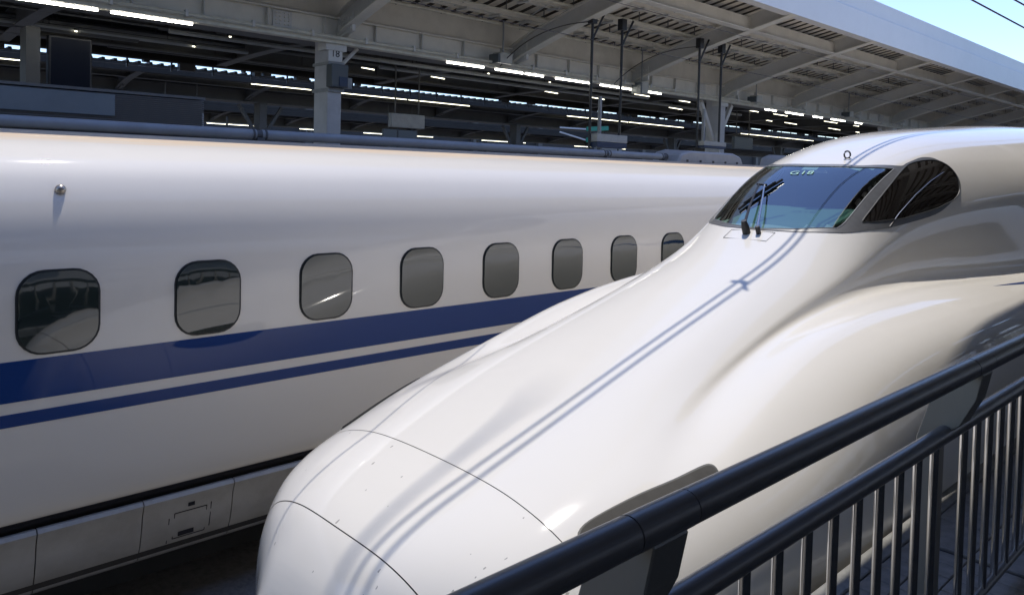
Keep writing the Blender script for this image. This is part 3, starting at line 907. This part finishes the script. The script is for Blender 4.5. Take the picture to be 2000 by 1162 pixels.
# ================================================================== canopies
def canopy(name, label, xc, side, dark, y0, y1, detail, cols, mirror=1, brk0=2.87, pitch=4.13, ymax=60, fz=(6.70, 7.68), tops=(6.36, 7.20)):
    """butterfly canopy over a platform: columns, girder, brackets rising to an edge fascia, decking. xc = girder line,
    side = x of the fascia (mirror = +1 when the fascia lies on +x)"""
    t = thing(name, (xc, y0, 1.25), label, "canopy")
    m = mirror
    g = M['girder'] if not dark else (M['midsteel'] if dark == 'mid' else M['steeldark'])  # dark copies carry the shade of the far roofs in their paint
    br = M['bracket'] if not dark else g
    X = lambda d: xc + m * d                       # d = distance from the girder line towards the fascia
    span = abs(side - xc)
    fz0, fz1 = fz
    gf = .12                                       # girder half width
    # girder: web, flanges, stiffeners
    mb = MB(); mb.box(X(-gf) if m > 0 else X(gf), X(gf) if m > 0 else X(-gf), y0, y1, 5.52, 5.86); mb.build("girder_web", g, t)
    lo, hi = sorted((X(-.22), X(.22)))
    MB().box(lo, hi, y0, y1, 5.86, 5.89).build("girder_flange", g, t)
    MB().box(lo, hi, y0, y1, 5.49, 5.52).build("girder_flange", g, t)
    if detail:
        yy = y0 + .3
        first = None
        while yy < min(y1, ymax):
            l2, h2 = sorted((X(gf), X(.2)))
            if first is None:
                first = MB().box(l2, h2, yy - .008, yy + .008, 5.521, 5.859).build("web_stiffener", br, t)
                fy = yy
            else:
                c = first.copy(); COL.objects.link(c); c.parent = t; c.location = (0, yy - fy, 0)
            yy += pitch / 4
    # columns
    for cy in cols:
        mb = MB()
        mb.box(xc - .235, xc + .235, cy - .135, cy + .135, 1.25, 5.49)
        c = mb.build("column", M['column'] if not dark else M['steeldark'], t, bevel=.01)
        for sg in (-1, 1):
            if detail and abs(cy - 6.87) < .1:
                if sg > 0:
                    MB().tube([(xc + .05, cy + .16, 5.02), (xc + .05, cy + .55, 5.42)], .035, 8).build("knee_brace", br, t)
                continue
            MB().bar((xc, cy + sg * .12, 4.35), (xc, cy + sg * .80, 5.40), .11, .11).build("knee_brace", br, t)
        if detail:
            MB().box(xc + m * .14 - .14, xc + m * .14 + .14, cy - .2, cy + .2, 5.30, 5.49).build("column_head", br, t)
    # brackets rising to the fascia, curved at the root
    prof = []
    n = 12
    for k in range(n + 1):
        d = .10 + (span - .12) * k / n
        z = 5.56 + (fz0 + .02 - 5.56) * (d / span) + .06 * math.sin(math.pi * d / span) - .10 * math.exp(-d / .25)
        prof.append((d, z))
    top = lambda d: tops[0] + (tops[1] - tops[0]) * d / span
    bs = []
    yy = brk0
    while yy < min(y1, ymax):
        if yy > y0:
            bs.append(yy)
        yy += pitch
    firstb = None
    for yb in bs:
        if firstb is None:
            mb = MB()
            mb.prism_y([(X(d), z) for d, z in prof] + [(X(d), min(z + .36, top(d) - .02)) for d, z in prof[::-1]], yb - .012, yb + .012)
            firstb = mb.build("bracket", br, t); fby = yb
            def ribbon(name, zs, w, th, mm):
                mb = MB()
                for k, ((d, _), z) in enumerate(zip(prof, zs)):
                    mb.v += [(X(d), yb - w, z - th), (X(d), yb + w, z - th), (X(d), yb + w, z + th), (X(d), yb - w, z + th)]
                    if k:
                        q = 4 * k
                        mb.f += [(q - 4 + i, q - 4 + (i + 1) % 4, q + (i + 1) % 4, q + i) for i in range(4)]
                q = 4 * (len(prof) - 1)
                mb.f += [(3, 2, 1, 0), (q, q + 1, q + 2, q + 3)]
                return mb.build(name, mm, t)
            fl = ribbon("bottom_flange", [z for d, z in prof], .11, .011, g if not dark else br)
            fl2 = ribbon("top_flange", [min(z + .36, top(d) - .02) for d, z in prof], .10, .010, g if not dark else br)
            # gusset with bolt heads at the root
            gb = MB()
            gb.prism_y([(X(.13), 5.53), (X(.62), 5.62), (X(.62), 5.95), (X(.13), 5.90)], yb - .03, yb + .03)
            if detail:
                for a in range(5):
                    for b in range(3):
                        gb.box(*sorted((X(.20 + a * .085), X(.235 + a * .085))), yb - .045, yb - .03, 5.66 + b * .085, 5.695 + b * .085)
                        q = X(.62)
            gu = gb.build("gusset", br, t)
        else:
            for src in (firstb, fl, fl2, gu):
                c = src.copy(); COL.objects.link(c); c.parent = t; c.location = (0, yb - fby, 0)
    # longitudinal beam near the edge (pieces between brackets) and purlins
    dB = span - 1.06
    zB = np.interp(dB, [p[0] for p in prof], [p[1] for p in prof])
    for k, (a, b) in enumerate(zip([y0] + bs, bs + [y1])):
        mb = MB()
        mb.box(*sorted((X(dB - .011), X(dB + .011))), a + .013, b - .013, zB + .02, zB + .30)
        mb.build("edge_beam_web", g, t)
        mb = MB()
        mb.box(*sorted((X(dB - .10), X(dB + .10))), a + .112, b - .112, zB + .0, zB + .02)
        mb.build("edge_beam_flange", g, t)
    for d in (.75, 1.55, 2.35) if span > 3 else (.8, 1.8):
        z = top(d) - .05
        for e in (-.10, .10):
            mb = MB(); mb.box(*sorted((X(d + e - .03), X(d + e + .03))), y0, y1, z - .09, z)
            mb.build("purlin", g, t)
        if detail:
            mb = MB()
            yy = y0 + .4
            while yy < min(y1, 45):
                mb.box(*sorted((X(d - .16), X(d + .16))), yy - .03, yy + .03, z - .13, z - .092)
                yy += pitch / 5
            o = mb.build("purlin_clip", br, t); o["kind"] = "stuff"
    # decking: ribbed sheets, one per bay
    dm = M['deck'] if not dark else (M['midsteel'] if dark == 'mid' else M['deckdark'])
    ys2 = [y0] + bs + [y1]
    for a, b in zip(ys2, ys2[1:]):
        mb = MB()
        nr = max(1, int((b - a) / .30)); step = (b - a) / nr
        if b > ymax * .8:
            nr = 1; step = b - a
        pts = []
        for i in range(nr):
            ya = a + i * step
            pts += [(ya, 0), (ya + step * .62, 0), (ya + step * .70, .11), (ya + step * .92, .11)]
        pts.append((b, 0))
        d0, d1 = -.05, span - .05
        base = len(mb.v)
        for (yy, h) in pts:
            mb.v += [(X(d0), yy, top(d0) + h), (X(d1), yy, top(d1) + h), (X(d0), yy, top(d0) + h + .02), (X(d1), yy, top(d1) + h + .02)]
        for i in range(len(pts) - 1):
            q = base + 4 * i
            mb.f += [(q, q + 4, q + 5, q + 1), (q + 2, q + 3, q + 7, q + 6)]
        me = bpy.data.meshes.new("deck_sheet")
        off = Vector(t.location)
        me.from_pydata([tuple(Vector(v) - off) for v in mb.v], [], mb.f)
        me.materials.append(dm); me.materials.append(M['rib'])
        for p in me.polygons:
            if (p.index // 2) % 4 in (1, 2, 3):
                p.material_index = 1
        link("deck_sheet", me, None, t)
    # fascia with a box gutter, sheet by sheet
    yy = y0
    sheets = np.arange(y0, y1 + .1, pitch * 1.5)
    for a, b in zip(sheets, sheets[1:]):
        mb = MB()
        s0, s1, s2 = X(span), X(span - .02), X(span - .24)
        mb.prism_y([(s0, fz0), (s0, fz0 + .6 * (fz1 - fz0)), (s0 - m * .035, fz0 + .64 * (fz1 - fz0)), (s0 - m * .035, fz1), (s2, fz1), (s2, fz1 - .03), (s1 - m * .035, fz1 - .03), (s1 - m * .03, fz0 + .03), (s2, fz0 + .03), (s2, fz0)], a + .002, b - .002)
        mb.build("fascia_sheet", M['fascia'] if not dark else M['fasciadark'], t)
    return t, bs, X, top

cols1 = [-5.53, 6.87, 19.27, 31.67, 44.07, 56.5]
can1, bs1, X1, top1 = canopy("platform_canopy", "grey steel platform canopy with curved brackets above the striped train", -12.12, -7.75, False, -6.0, 95, True, cols1, 1, brk0=-1.26 - 4.13, ymax=70)
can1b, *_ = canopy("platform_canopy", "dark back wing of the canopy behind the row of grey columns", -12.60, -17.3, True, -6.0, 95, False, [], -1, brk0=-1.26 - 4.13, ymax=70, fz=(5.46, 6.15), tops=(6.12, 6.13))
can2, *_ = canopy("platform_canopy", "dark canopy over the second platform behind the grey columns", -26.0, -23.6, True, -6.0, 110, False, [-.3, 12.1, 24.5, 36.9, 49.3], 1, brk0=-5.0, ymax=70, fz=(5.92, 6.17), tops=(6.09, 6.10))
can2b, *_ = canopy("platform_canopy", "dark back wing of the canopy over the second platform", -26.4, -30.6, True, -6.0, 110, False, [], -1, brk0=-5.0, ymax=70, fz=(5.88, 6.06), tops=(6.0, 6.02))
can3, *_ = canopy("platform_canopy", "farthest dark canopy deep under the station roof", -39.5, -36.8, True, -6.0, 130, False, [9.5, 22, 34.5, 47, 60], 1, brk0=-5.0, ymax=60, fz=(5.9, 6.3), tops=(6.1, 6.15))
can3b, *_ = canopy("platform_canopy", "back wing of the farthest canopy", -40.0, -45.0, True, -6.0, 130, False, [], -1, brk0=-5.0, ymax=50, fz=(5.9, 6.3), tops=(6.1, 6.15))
for d, r, dz in ((1.15, .022, -.20), (1.95, .03, -.22), (2.75, .018, -.17), (.45, .035, -.16)):
    z = top1(d) + dz
    MB().tube([(X1(d), -6, z), (X1(d), 90, z)], r, 8).build("service_pipe", M['conduit'] if r > .02 else M['steeldark'], can1, smooth=True)
hz = MB()
for y in np.arange(-4.4, 50, 1.03):
    for d in (1.15, 1.95, .45):
        hz.tube([(X1(d), y, top1(d) - .2), (X1(d), y, top1(d) + .02)], .012, 5)
hz.build("pipe_hanger", M['steeldark'], can1)["kind"] = "stuff"
for k, y in enumerate(np.arange(-3.3, 44, 4.13)):
    MB().tube([(X1(.5), y, top1(.5) - .10), (X1(3.0), y + .5, top1(3.0) - .10)], .016, 6).build("cross_brace", M['bracket'], can1)
    MB().tube([(X1(.5), y + 1.9, top1(.5) - .10), (X1(3.0), y + 1.3, top1(3.0) - .10)], .016, 6).build("cross_brace", M['bracket'], can1)
# the canopy over the photographer's own platform
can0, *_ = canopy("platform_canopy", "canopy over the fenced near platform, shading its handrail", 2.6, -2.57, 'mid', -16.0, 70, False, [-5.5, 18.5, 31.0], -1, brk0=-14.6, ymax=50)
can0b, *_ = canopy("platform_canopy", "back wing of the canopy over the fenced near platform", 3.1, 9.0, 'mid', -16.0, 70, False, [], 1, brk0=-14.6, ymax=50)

for c in (can0, can0b):
    c.location.z -= 1.0
# bolted splice plates on the girder web
for y in (5.93, 18.33, 30.73):
    sp_ = MB().box(-12.0, -11.975, y - .17, y + .17, 5.53, 5.85).build("splice_plate", M['bracket'], can1, bevel=.004)
    mb = MB()
    for a in (-.11, -.04, .04, .11):
        for b in range(5):
            mb.tube([(-11.976, y + a, 5.57 + b * .06), (-11.955, y + a, 5.57 + b * .06)], .013, 6)
    mb.build("bolt", M['girder'], can1)["kind"] = "stuff"
# small fittings hanging from the back wing's edge, breaking the strip of sky
rs = random.Random(9)
mb = MB()
for k in range(46):
    y = rs.uniform(-2, 45); w_ = rs.uniform(.05, .35)
    mb.box(-17.25, -17.1, y, y + w_, 5.46 - rs.uniform(.04, .16), 5.47)
mb.build("edge_fitting", M['black'], can1b)["kind"] = "stuff"
mb = MB()
for y in np.arange(-3, 60, .9):
    mb.box(-17.32, -17.28, y, y + .03, 5.28, 5.47)
mb.box(-17.32, -17.28, -4, 60, 5.365, 5.385)
mb.build("edge_rail", M['black'], can1b)["kind"] = "stuff"
# valley gutters closing the canopies between their wings
for (xa, xb, t, mm) in ((-12.62, -12.06, can1, 'girder'), (-26.45, -25.9, can2, 'steeldark'), (-40.05, -39.4, can3, 'steeldark'), ):
    MB().box(xa, xb, -6, 60, 5.93, 6.62 if t is can1 else 6.0).build("valley_gutter", M[mm], t)
# cream conduit trunking under the girder
cd = thing("conduit_trunking", (-11.85, -5, 5.43), "cream conduit trunking running under the canopy girder, carrying the lamps", "conduit")
mb = MB(); mb.box(-11.93, -11.77, -6, 90, 5.41, 5.475); mb.build("trunking", M['conduit'], cd)
MB().tube([(-11.70, -6, 5.50), (-11.70, 90, 5.50)], .028, 8).build("pipe", M['conduit'], cd, smooth=True)
mb = MB()
for y in np.arange(-5, 60, 1.03):
    mb.box(-11.74, -11.66, y - .02, y + .02, 5.46, 5.56)
mb.build("pipe_clip", M['bracket'], cd)["kind"] = "stuff"
# number plate and boxes on the column
def lamp(name, x, ya, yb, z, label, group, tm, w=.05, along='y'):
    t = thing(name, (x, (ya + yb) / 2, z), label, "lamp", group)
    mb = MB()
    if along == 'y':
        mb.box(x - w, x + w, ya - .03, yb + .03, z + .02, z + .07)
        mb.build("housing", M['box'], t)
        MB().tube([(x, ya, z), (x, yb, z)], .0145 if x > -15 else .012, 8).build("tube", tm, t)
    return t
ORD = "first second third fourth fifth sixth seventh eighth ninth tenth eleventh twelfth thirteenth fourteenth fifteenth sixteenth seventeenth".split()
segA = [(2.0, 3.12), (3.29, 4.42), (9.3, 10.25), (10.57, 11.35), (11.43, 11.97), (12.37, 13.49), (13.89, 15.25), (15.71, 16.27), (21.58, 22.27), (22.86, 24.02), (24.75, 25.4), (26.1, 27.2), (28.03, 28.6), (33.5, 34.6), (35, 36.1)]
for i, (a, b) in enumerate(segA):
    lamp("tube_lamp", -11.86, a, b, 5.385, ORD[i] + " tube lamp from the left in the bright row under the canopy girder", "tube lamps under the canopy girder", M['tube'])
for i, (a, b) in enumerate([(3.2, 4.9), (11.2, 13.4), (14.5, 17.5), (17.6, 20.7), (26.7, 31.3), (31.4, 36.2), (42.3, 46.9), (47.0, 51.9), (60, 66)]):
    lamp("tube_lamp", -23.75, a * .958, b * .958, 5.90, ORD[i] + " from the left of the long tube lamps on the second platform", "tube lamps of the second platform", M['tubefar'], .06)
for i, (a, b) in enumerate([(6.2, 8.0), (10, 12.5), (14.5, 22), (24, 27), (29, 31), (36, 42), (50, 57)]):
    lamp("tube_lamp", -29.6, a, b, 5.78, ORD[i] + " from the left of the thin lamps behind the second platform's row", "back row of lamps on the second platform", M['tubefar'], .04)
for i, (a, b) in enumerate([(8, 11), (15, 18), (20, 22), (24, 29), (33, 37), (42, 48), (56, 64)]):
    lamp("tube_lamp", -38.2, a, b, 5.35, ORD[i] + " from the left of the faint lamps on the farthest platform", "tube lamps of the farthest platform", M['tubefar'], .04)
for i, (a, b, z, x) in enumerate([(13, 15, 4.0, -39), (18.5, 19.5, 3.75, -40), (24, 28, 3.85, -40), (30, 31, 4.05, -39), (34, 39, 3.7, -40), (43, 45, 3.95, -39), (49, 56, 3.8, -40), (61, 65, 3.95, -40)]):
    lamp("tube_lamp", x, a, b, z, ORD[i] + " from the left of the low lit strips just over the train roof", "low lit strips of the farthest platform", M['tubefar'], .04)
# dim signs, posts and cross pipes in the dark between the platforms
for i, (x, y, z, w, h, lb) in enumerate([(-14.0, 9.9, 4.35, .9, .3, "dim grey signboard hanging right of the first column"), (-25.2, 17.5, 4.6, 1.6, .5, "dim signboard hanging on the second platform"),
        (-25.2, 30.5, 4.5, 1.6, .5, "dim signboard on the second platform past the braced column"), (-14.0, 24.0, 4.5, 1.2, .4, "dim signboard beyond the hanging rods"), (-25.0, 9.0, 4.7, 1.4, .5, "dim signboard left of the first column"),
        (-38.6, 27.0, 4.4, 2.2, .6, "far dim signboard on the farthest platform")]):
    t = thing("hanging_signboard", (x, y, z), lb, "sign")
    MB().box(x - .06, x + .06, y - w / 2, y + w / 2, z - h / 2, z + h / 2).build("board", M['boxdark'] if i % 2 else M['box'], t, bevel=.01)
    for q in (-.35, .35):
        MB().tube([(x, y + q * w, z + h / 2), (x, y + q * w, 6.0)], .02, 6).build("hanger", M['steeldark'], t)
for i, y in enumerate(np.arange(3.4, 40, 1.55)):
    x = -22.9
    t = thing("platform_post", (x, y, 1.25), "thin dark post in the row along the second platform's edge", "post", "posts along the second platform")
    MB().tube([(x, y, 1.25), (x, y, 4.15 if i % 4 else 4.75)], .035, 6).build("shaft", M['black'], t)
pr = thing("post_rail", (-22.9, 3, 3.9), "long dark rail joining the posts of the second platform", "rail")
for z in (3.72, 4.02):
    MB().tube([(-22.9, 2.5, z), (-22.9, 41, z)], .022, 6).build("bar", M['black'], pr)
rs = random.Random(5)
for k in range(16):
    x = -13.2 - rs.random() * 3.9; y = rs.uniform(-2, 20); L = rs.uniform(6, 18); z = 5.62 + rs.uniform(-.12, .3)
    t = thing("service_pipe", (x, y, z), "dark service pipe slung under the back wing of the canopy", "pipe", "service pipes under the back wing")
    MB().tube([(x, y, z), (x, y + L, z)], rs.uniform(.02, .05), 6).build("pipe", M['steeldark'] if k % 3 else M['box'], t)
    for q in range(int(L // 2)):
        MB().tube([(x, y + 1 + 2 * q, z), (x, y + 1 + 2 * q, z + .5)], .01, 5).build("hanger", M['black'], t)
# glowing crosswise bars standing in for sky glints through the back wing's deck
for i, y in enumerate(np.arange(-2.5, 40, 2.065)):
    for k, d in enumerate((1.3, 3.0)):
        if (i + k) % 3 == 0:
            continue
        x0 = -12.6 - d; z0 = 5.66
        t = thing("tube_lamp", (x0, y, z0), "short glowing bar standing for a sky glint on the dark back wing of the canopy", "lamp", "glowing sky glints under the back wing")
        MB().bar((x0 + .3, y, z0 - .05), (x0 - .3, y, z0 + .05), .05, .04).build("housing", M['steeldark'], t)
        MB().bar((x0 + .27, y, z0 - .08), (x0 - .27, y, z0 + .02), .022, .02).build("tube", M['tubefar'], t)

# ------------------------------------------------------------------ things on the column and girder
CXF = -12.12 + .235
npz = thing("number_sign", (CXF, 6.87, 5.23), "small white plate numbered 18 at the top of the grey column", "sign")
MB().box(CXF + .004, CXF + .018, 6.735, 7.005, 5.115, 5.345).build("plate", M['plate'], npz, bevel=.003)
mtx = Matrix.Translation(Vector((CXF + .020, 6.865, 5.245)) - Vector(npz.location)) @ Matrix(((0, 0, 1), (1, 0, 0), (0, 1, 0))).to_4x4()
text_mesh("number", "18", .17, M['ink'], npz, mtx, depth=.001)
bx = thing("equipment_box", (CXF, 6.87, 4.9), "dark metal box strapped round the column below the white 18 plate", "box")
MB().box(CXF + .003, CXF + .20, 6.70, 7.02, 4.66, 5.05).build("case", M['boxdark'], bx, bevel=.01)
MB().box(CXF - .5, CXF + .06, 6.715, 7.025, 5.052, 5.10).build("strap", M['box'], bx)
MB().box(CXF - .5, CXF + .06, 6.715, 7.025, 4.59, 4.65).build("strap", M['box'], bx)
MB().box(CXF + .20, CXF + .215, 6.84, 7.0, 4.68, 4.84).build("screen", M['navy'], bx)
MB().box(CXF + .02, CXF + .16, 7.03, 7.12, 4.66, 4.84).build("socket_box", M['box'], bx)
for (y, z, w_, h_, lb, mm) in [(10.55, 5.58, .34, .22, "cream equipment box hung on the girder right of the column", M['boxcream']),
                              (15.15, 5.42, .26, .30, "grey equipment box on the girder behind the hanging sign rods", M['boxcream']),
                              (20.6, 5.60, .3, .2, "small box hung on the girder past the second column", M['boxcream']),
                              (26.9, 5.60, .3, .2, "far small box hung on the girder near the cab roof", M['boxcream'])]:
    t = thing("equipment_box", (-11.6, y, z), lb, "box")
    MB().box(-11.75, -11.5, y - w_ / 2, y + w_ / 2, z - h_ / 2, z + h_ / 2).build("case", mm, t, bevel=.012)
    MB().box(-11.78, -11.5, y - w_ / 2 - .06, y - w_ / 2 - .005, z - h_ / 2, z + h_ / 2 - .04).build("hood", M['boxdark'], t)
    MB().tube([(-11.62, y, z + h_ / 2), (-11.62, y, 6.35)], .018, 8).build("hanger", M['box'], t)
# hanging signs on pairs of black rods
for (ya, yb, zb, zt, lb) in [(11.2, 12.1, 3.80, 4.06, "sign box hung on the nearer pair of black rods over the train roof"),
                             (14.85, 15.75, 3.94, 4.09, "sign box hung on the farther pair of black rods")]:
    t = thing("hanging_sign", (-9.8, (ya + yb) / 2, zb), lb, "sign")
    for y in (ya, yb):
        MB().tube([(-9.8, y, zb), (-9.8, y, 6.33)], .027, 8).build("rod", M['black'], t, smooth=True)
        MB().bar((-9.8, y, 5.85), (-9.75, y + .28, 6.38), .03, .03).build("strut", M['black'], t)
        MB().box(-9.86, -9.74, y - .07, y + .07, 6.16, 6.38).build("hanger_plate", M['black'], t)
    MB().box(-9.80, -9.62, ya + .02, yb + .04, (zb + zt) / 2 - .02, zt).build("upper_panel", M['boxcream'], t, bevel=.006)
    MB().box(-9.795, -9.625, ya + .03, yb + .03, zb, (zb + zt) / 2 - .022).build("lower_panel", M['navy'], t, bevel=.006)
    MB().bar((-9.9, (ya + yb) / 2 - .05, zb), (-9.9, (ya + yb) / 2 - .05, zt + .75), .06, .05).build("stay", M['box'], t)
    # looping cable from the sign to the girder
    pts = []
    for k in range(12):
        u = k / 11
        pts.append((-9.8 - 1.9 * u, ya - .1 - .55 * math.sin(u * math.pi * .5), 6.2 - .75 * u ** 2 - .02))
    MB().tube(pts, .010, 6).build("cable", M['wire'], t, smooth=True)
# kiosk roof behind the train
kk = thing("platform_kiosk", (-11.2, 1.0, 1.25), "low grey platform kiosk with a blank panel and louvred band behind the train", "kiosk")
MB().box(-11.75, -10.56, -4, 4.08, 1.25, 4.14).build("wall", M['kiosk'], kk)
MB().box(-11.80, -10.50, -4.05, 4.10, 4.15, 4.185).build("roof", M['kiosk'], kk)
mb = MB()
for z in np.arange(3.55, 4.14, .026):
    mb.box(-10.56, -10.525, -4, 4.09, z, z + .014)
mb.build("louvre", M['kiosk'], kk)["kind"] = "stuff"
MB().box(-10.52, -10.495, -3.5, 2.97, 3.855, 4.125).build("panel", M['kpanel'], kk, bevel=.006)
# dark display
ds = thing("display_screen", (-13.0, 3.05, 4.2), "large black display screen standing behind the grey kiosk", "screen")
MB().box(-13.12, -12.98, 2.76, 3.34, 3.2, 5.13).build("case", M['black'], ds, bevel=.01)
MB().box(-12.98, -12.97, 2.79, 3.31, 4.2, 5.10).build("glass", M['screen'], ds)
MB().box(-13.3, -12.9, 2.46, 2.64, 1.25, 5.2).build("side_post", M['steeldark'], ds)
# small green and white panels far off under the roof
gt = thing("green_panel_sign", (-22.2, 24.9, 4.8), "small green and white angled panels seen between the black rods", "sign")
for za, zc_, w in ((5.25, 5.36, .11), (4.78, 4.60, .11)):
    mb = MB(); mb.bar((-22.2, 25.2, za), (-22.2, 26.6, zc_), .08, .19); mb.build("green_panel", M['green'], gt)
    mb = MB(); mb.bar((-22.2, 23.5, za - .03 if za > 4.8 else za + .25), (-22.2, 25.1, za - .01), .05, .06); mb.build("white_edge", M['white'], gt)
# overhead wires
def wire(x0, z, y0, y1, r, label, sag=0.0, x1=None):
    x1 = x0 if x1 is None else x1
    pts = [(x0 + (x1 - x0) * k / 12, y0 + (y1 - y0) * k / 12, z - sag * math.sin(math.pi * k / 12)) for k in range(13)]
    o = MB().tube(pts, r, 8).build("overhead_wire", M['wire'], origin=(x0, y0, z), smooth=True)
    return tag(o, label, "wire")
wire(-7.70, 5.30, -25, 75, .005, "lower overhead wire above the striped train")
wire(-7.70, 5.95, -25, 75, .005, "upper overhead wire above the striped train")
def cable(pts, r, label):
    o = MB().tube(pts, r, 8).build("overhead_wire", M['wire'], origin=pts[0], smooth=True)
    return tag(o, label, "wire")
def along(p, d, y):
    return (p[0] + d[0] * (y - p[1]), y, p[2] + d[2] * (y - p[1]))
# the near track's two wires run off the centre line towards their anchor and climb
w1, d1 = (-4.017, 3.507, 6.176), (.10596, 1, -.0754)
w2, d2 = (-3.972, 3.531, 6.357), (.0940, 1, -.0559)
e1_, e2_ = along(w1, d1, 14.5), along(w2, d2, 14.5)
cable([along(w1, d1, -8), along(w1, d1, 4), along(w1, d1, 9), e1_, (-3.2, 60, e1_[2] - .1)], .011, "lower overhead wire above the long-nosed train")
cable([along(w2, d2, -8), along(w2, d2, 4), along(w2, d2, 9), e2_, (-3.2, 60, e2_[2])], .012, "upper overhead wire above the long-nosed train")
SV = np.array(SUN)
def up(p, h):
    q = np.array(p) + SV * (h / SV[2])
    return tuple(q)
pts = [up((-3.10, 1.2, 1.0), 12.0), up((-3.157, 2.07, 1.49), 12.5), up((-3.22, 2.7, 1.7), 15.0), up((-3.26, 3.1, 1.83), 22.0), up((-3.30, 3.4, 1.95), 40.0)]  # unseen cable, bent steeply upward so its shadow on the nose fades out
cable(pts, .022, "unseen thick cable added high above the nose to cast a soft shadow")
pts = [up((-3.75, 1.4, 1.2), 3.2), up((-3.978, 2.58, 1.65), 3.2), up((-4.2, 3.17, 1.79), 3.2), up((-4.5, 4.0, 2.0), 3.2)]  # unseen wire, set sunward of the shadow line it is to draw
cable(pts, .006, "unseen thin wire added above the nose tip to cast a fine shadow")
q1, q2 = along(w1, d1, 5.93), along(w2, d2, 5.95)
dr = thing("wire_dropper", q1, "small clip joining the two overhead wires above the nose", "clip")
MB().tube([q1, q2], .006, 6).build("dropper", M['wire'], dr)
MB().bar((q1[0] - .05, q1[1] - .03, q1[2] + .01), (q1[0] + .05, q1[1] + .03, q1[2] + .01), .03, .02).build("clamp", M['wire'], dr)
MB().bar((q2[0] - .04, q2[1] + .04, q2[2]), (q2[0] + .04, q2[1] - .04, q2[2]), .03, .02).build("clamp", M['wire'], dr)
# dark station building closing the far side
bd = thing("station_building", (-60, 20, 0), "dark station building closing the view beyond the farthest platform", "building")
MB().box(-64, -58, -40, 190, -.3, 9.0).build("wall", M['bldg'], bd)
for k in range(20):
    MB().box(-58, -57.9, -20 + k * 9, -14 + k * 9, 2.5, 4.2).build("window", M['screen'], bd)
for k in range(20):
    MB().box(-58, -57.6, -12.5 + k * 9 - 1.8, -12.5 + k * 9 - 1.2, -.3, 9.0).build("pier", M['steeldark'], bd)

b2 = thing("station_building", (16, 20, 0), "unseen station building added behind the fenced platform to block low sky light", "building")  # out of view; added to cut low sky light and its reflections
MB().box(15, 20, -60, 120, -.3, 10).build("wall", M['plate'], b2)
for k in range(16):
    MB().box(14.9, 15, -50 + k * 10, -43 + k * 10, 2.3, 4.4).build("window", M['screen'], b2)
